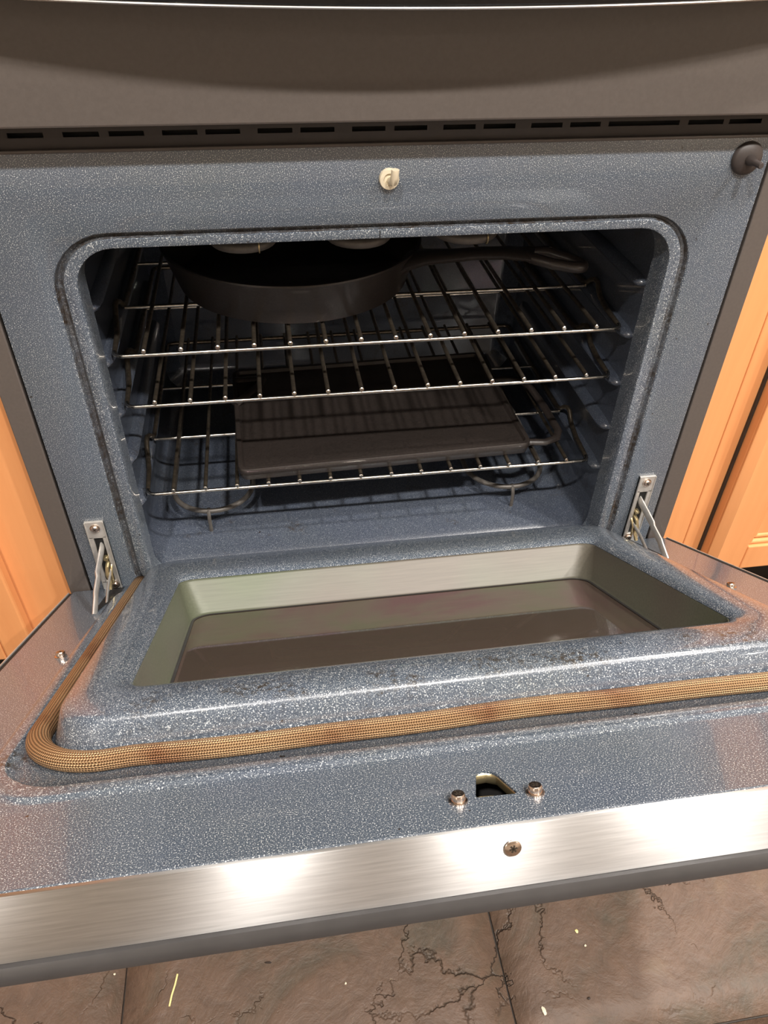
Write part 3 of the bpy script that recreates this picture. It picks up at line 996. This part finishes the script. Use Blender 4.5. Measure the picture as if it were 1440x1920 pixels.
# ------------------------------------------------------------------ rectangular griddle on the bottom rack
GZ = 0.0976 + 0.0026
gr_ = empty('griddle', (0.0130, 0.1835, GZ))
gr_.rotation_euler = (0, 0, 0.034)
tag(gr_, 'flat rectangular cast iron griddle with a looped end on the bottom oven rack', 'griddle')
x0, x1, y0, y1 = -0.184, 0.184, -0.1215, 0.1225
def gl(o, z, r): return [(x, y, z) for x, y in rrect(x0 + o, x1 - o, y0 + o, y1 - o, max(r - o, 0.004))]
mb = MB()
loft(mb, [gl(0.006, 0.0, 0.012), gl(0.003, 0.0008, 0.012), gl(0.001, 0.008, 0.012), gl(0.0, 0.0095, 0.012), gl(0.0, 0.0155, 0.012), gl(0.0012, 0.0172, 0.012), gl(0.006, 0.0172, 0.012),
          gl(0.0085, 0.0135, 0.013), gl(0.011, 0.0128, 0.013)], cap=True)
mb.f.append(tuple(range(len(gl(0, 0, 0.012))))[::-1]); mb.m.append(0)
mb.build('plate', 'iron', gr_, True)
# looped handle at the right end
mb = MB()
hp_ = [(0.182, -0.108), (0.205, -0.112), (0.222, -0.106), (0.231, -0.090), (0.233, -0.03), (0.231, 0.02), (0.224, 0.040), (0.208, 0.050), (0.182, 0.052)]
mb.tube([(a, c, 0.0095) for a, c in hp_], 0.0048, 10, flat=(1.1, 0.9), up=(0, 0, 1))
mb.build('end_handle', 'iron', gr_, True)
# grease drain lug in the far left corner
mb = MB()
mb.tube([(-0.182, 0.030, 0.0165), (-0.165, 0.050, 0.018), (-0.148, 0.072, 0.018), (-0.142, 0.092, 0.0165)], 0.0045, 8, flat=(1.4, 0.7), up=(0, 0, 1))
mb.tube([(-0.180, 0.094, 0.0165), (-0.145, 0.094, 0.0165)], 0.0045, 8, flat=(1.4, 0.7), up=(0, 0, 1))
mb.build('corner_rib', 'iron', gr_, True)

# ------------------------------------------------------------------ base cabinets either side
def cabinet(name, label, s, yf, xin, xgap, xline, xpanel, xend, extra=None):
    """s = side; frame stile from xin to xgap, door from xgap outwards; face frame at y = yf"""
    root = empty(name, (s * (xin + xend) / 2, 0.35, FLOOR))
    tag(root, label, 'cabinet')
    off = Vector((-root.location.x, -root.location.y, -FLOOR))
    zb, zt = -0.124, 0.62
    def pb(nm, a, c, ya, yb, za, zc, mat='wood', bev=0.0015, par=None):
        mb = MB()
        xa, xb = sorted((s * a, s * c))
        mb.box(xa, xb, ya, yb, za, zc, 0, bev)
        mb.v = [tuple(Vector(v) + off) for v in mb.v]
        return mb.build(nm, mat, par or root, False)
    pb('carcass', xin + 0.001, xend, yf + 0.019, 0.70, zb, zt, 'wood', 0)
    if extra:
        pb('stile', xin, extra - 0.0004, yf, yf + 0.019, zb, zt)
        pb('stile', extra + 0.0004, xgap + 0.012, yf, yf + 0.019, zb, zt)
    else:
        pb('stile', xin, xgap + 0.012, yf, yf + 0.019, zb, zt)
    pb('bottom_rail', xgap + 0.012, xend, yf, yf + 0.019, zb, zb + 0.03)
    pb('toe_kick', xin + 0.002, xend, yf + 0.075, yf + 0.09, FLOOR, zb, 'toe', 0)
    # framed door, proud of the stile
    yd = yf - 0.019
    zd0, zd1 = zb + 0.012, 0.60
    xo = xend - 0.02
    d = pb('door', xgap + 0.0015, xpanel, yd, yf - 0.001, zd0, zd1, 'wood', 0.003)
    pb('door_stile', xo - (xpanel - xgap), xo, yd, yf - 0.001, zd0, zd1, 'wood', 0.003, d)
    pb('door_rail', xpanel + 0.0003, xo - (xpanel - xgap), yd, yf - 0.001, zd0, zd0 + 0.044, 'wood', 0.002, d)
    pb('door_rail', xpanel + 0.0003, xo - (xpanel - xgap), yd, yf - 0.001, zd1 - 0.055, zd1, 'wood', 0.002, d)
    pb('door_panel', xpanel, xo - (xpanel - xgap), yd + 0.011, yf - 0.001, zd0 + 0.04, zd1 - 0.05, 'wood', 0, d)
    if extra:
        pb('gap_shade_strip', xgap - 0.0022, xgap + 0.0014, yf - 0.0035, yf + 0.001, zd0, zd1, 'toe', 0, d)  # dark strip painted in for shade between door and stile
    # two bead mouldings round the panel
    for q, (o1, yy) in enumerate(((0.000, yd + 0.004), (0.0075, yd + 0.0085))):
        mb = MB()
        for (a, c, za, zc) in ((xpanel, xo - (xpanel - xgap), zd0 + 0.044 + o1, zd0 + 0.051 + o1),):
            xa, xb = sorted((s * (a + o1), s * (c - o1)))
            mb.tube([(xa, yy + 0.004, (za + zc) / 2), (xb, yy + 0.004, (za + zc) / 2)], 0.0042, 10)
        xv = s * (xpanel + 0.0035 + o1)
        mb.tube([(xv, yy + 0.004, zd0 + 0.0475 + o1), (xv, yy + 0.004, zd1 - 0.058 - o1)], 0.0042, 10)
        mb.v = [tuple(Vector(v) + off) for v in mb.v]
        mb.build('panel_bead', 'wood', d, True)
    # routed line down the door stile
    if xline:
        mb = MB()
        xa, xb = sorted((s * (xgap + 0.0015), s * xline))
        mb.box(xa, xb, yd - 0.002, yd + 0.002, zd0, zd1, 0, 0.0019)
        mb.v = [tuple(Vector(v) + off) for v in mb.v]
        mb.build('door_lipping', 'wood', d, True)
    return root
cabinet('base_cabinet', 'honey maple base cabinet left of the oven, beside the sloping door', -1, 0.020, 0.3815, 0.4435, None, 0.482, 1.25)
cabinet('base_cabinet', 'honey maple base cabinet right of the oven with a beaded door panel', 1, 0.050, 0.3815, 0.4755, 0.4965, 0.5395, 1.25, 0.448)
for s, lab in ((-1, 'dark stone worktop on the left cabinet'), (1, 'dark stone worktop on the right cabinet')):
    mb = MB()
    xa, xb = sorted((s * 0.383, s * 1.26))
    mb.box(xa, xb, 0.0, 0.70, 0.62, 0.66, 0, 0.004)
    tag(mb.build('worktop', 'counter'), lab, 'worktop')

# ------------------------------------------------------------------ crumbs on the floor
def crumb(name, loc, size, mat, label, cat, rot=0.0, shape='flake', group=None):
    bm = bmesh.new()
    if shape == 'stick':
        mb = MB()
        l = size[0]
        mb.tube([(-l / 2, 0, 0), (-l / 6, 0.0004, 0.0002), (l / 6, -0.0003, 0.0002), (l / 2, 0, 0)], size[1], 8)
        bm.free()
        o = mb.build(name, mat, None, True)
    else:
        bmesh.ops.create_icosphere(bm, subdivisions=2, radius=1)
        rnd = random.Random(hash(label) % 1000 if False else int(loc[0] * 7919) & 1023)
        for v in bm.verts:
            k = 1 + rnd.uniform(-0.22, 0.22)
            v.co = Vector((v.co.x * size[0] * k, v.co.y * size[1] * k, v.co.z * size[2] * k))
        mb = MB(); mb.from_bm(bm)
        o = mb.build(name, mat, None, True)
    o.location = (loc[0], loc[1], FLOOR + (size[1] if shape == 'stick' else size[2] * 0.8))
    o.rotation_euler = (0, 0, rot)
    return tag(o, label, cat, group)
crumb('dry_noodle', (-0.2727, -0.3662), (0.030, 0.0010, 0), 'straw', 'thin yellow dry noodle on the slate floor under the door', 'noodle', 1.35, 'stick')
crumb('oat_flake', (0.1082, -0.4412), (0.0022, 0.0040, 0.0009), 'crumb', 'cream oat flake on the floor at the bottom edge of the photo', 'crumb', 0.2)
crumb('crumb', (0.1686, -0.3715), (0.0016, 0.0022, 0.0009), 'straw', 'yellow crumb on the floor beside the door shadow', 'crumb', 0.5)
crumb('crumb', (0.1729, -0.3871), (0.0012, 0.0012, 0.0009), 'crumb', 'tiny pale crumb just below the yellow crumb', 'crumb', 0.5)
crumb('crumb', (0.1587, -0.4368), (0.0017, 0.0015, 0.0010), 'crumb_dark', 'black burnt crumb right of the oat flake', 'crumb', 0.3)
crumb('crumb', (-0.3356, -0.3419), (0.0011, 0.0011, 0.0009), 'crumb', 'tiny white crumb near the left tile joint', 'crumb', 0.1)
crumb('crumb', (-0.0930, -0.3860), (0.0013, 0.0010, 0.0008), 'crumb', 'tiny white crumb on the middle slate tile', 'crumb', 0.9)
crumb('crumb', (-0.1735, -0.3540), (0.0036, 0.0011, 0.0009), 'crumb_dark', 'small dark flake on the slate right of the noodle', 'crumb', -0.15)
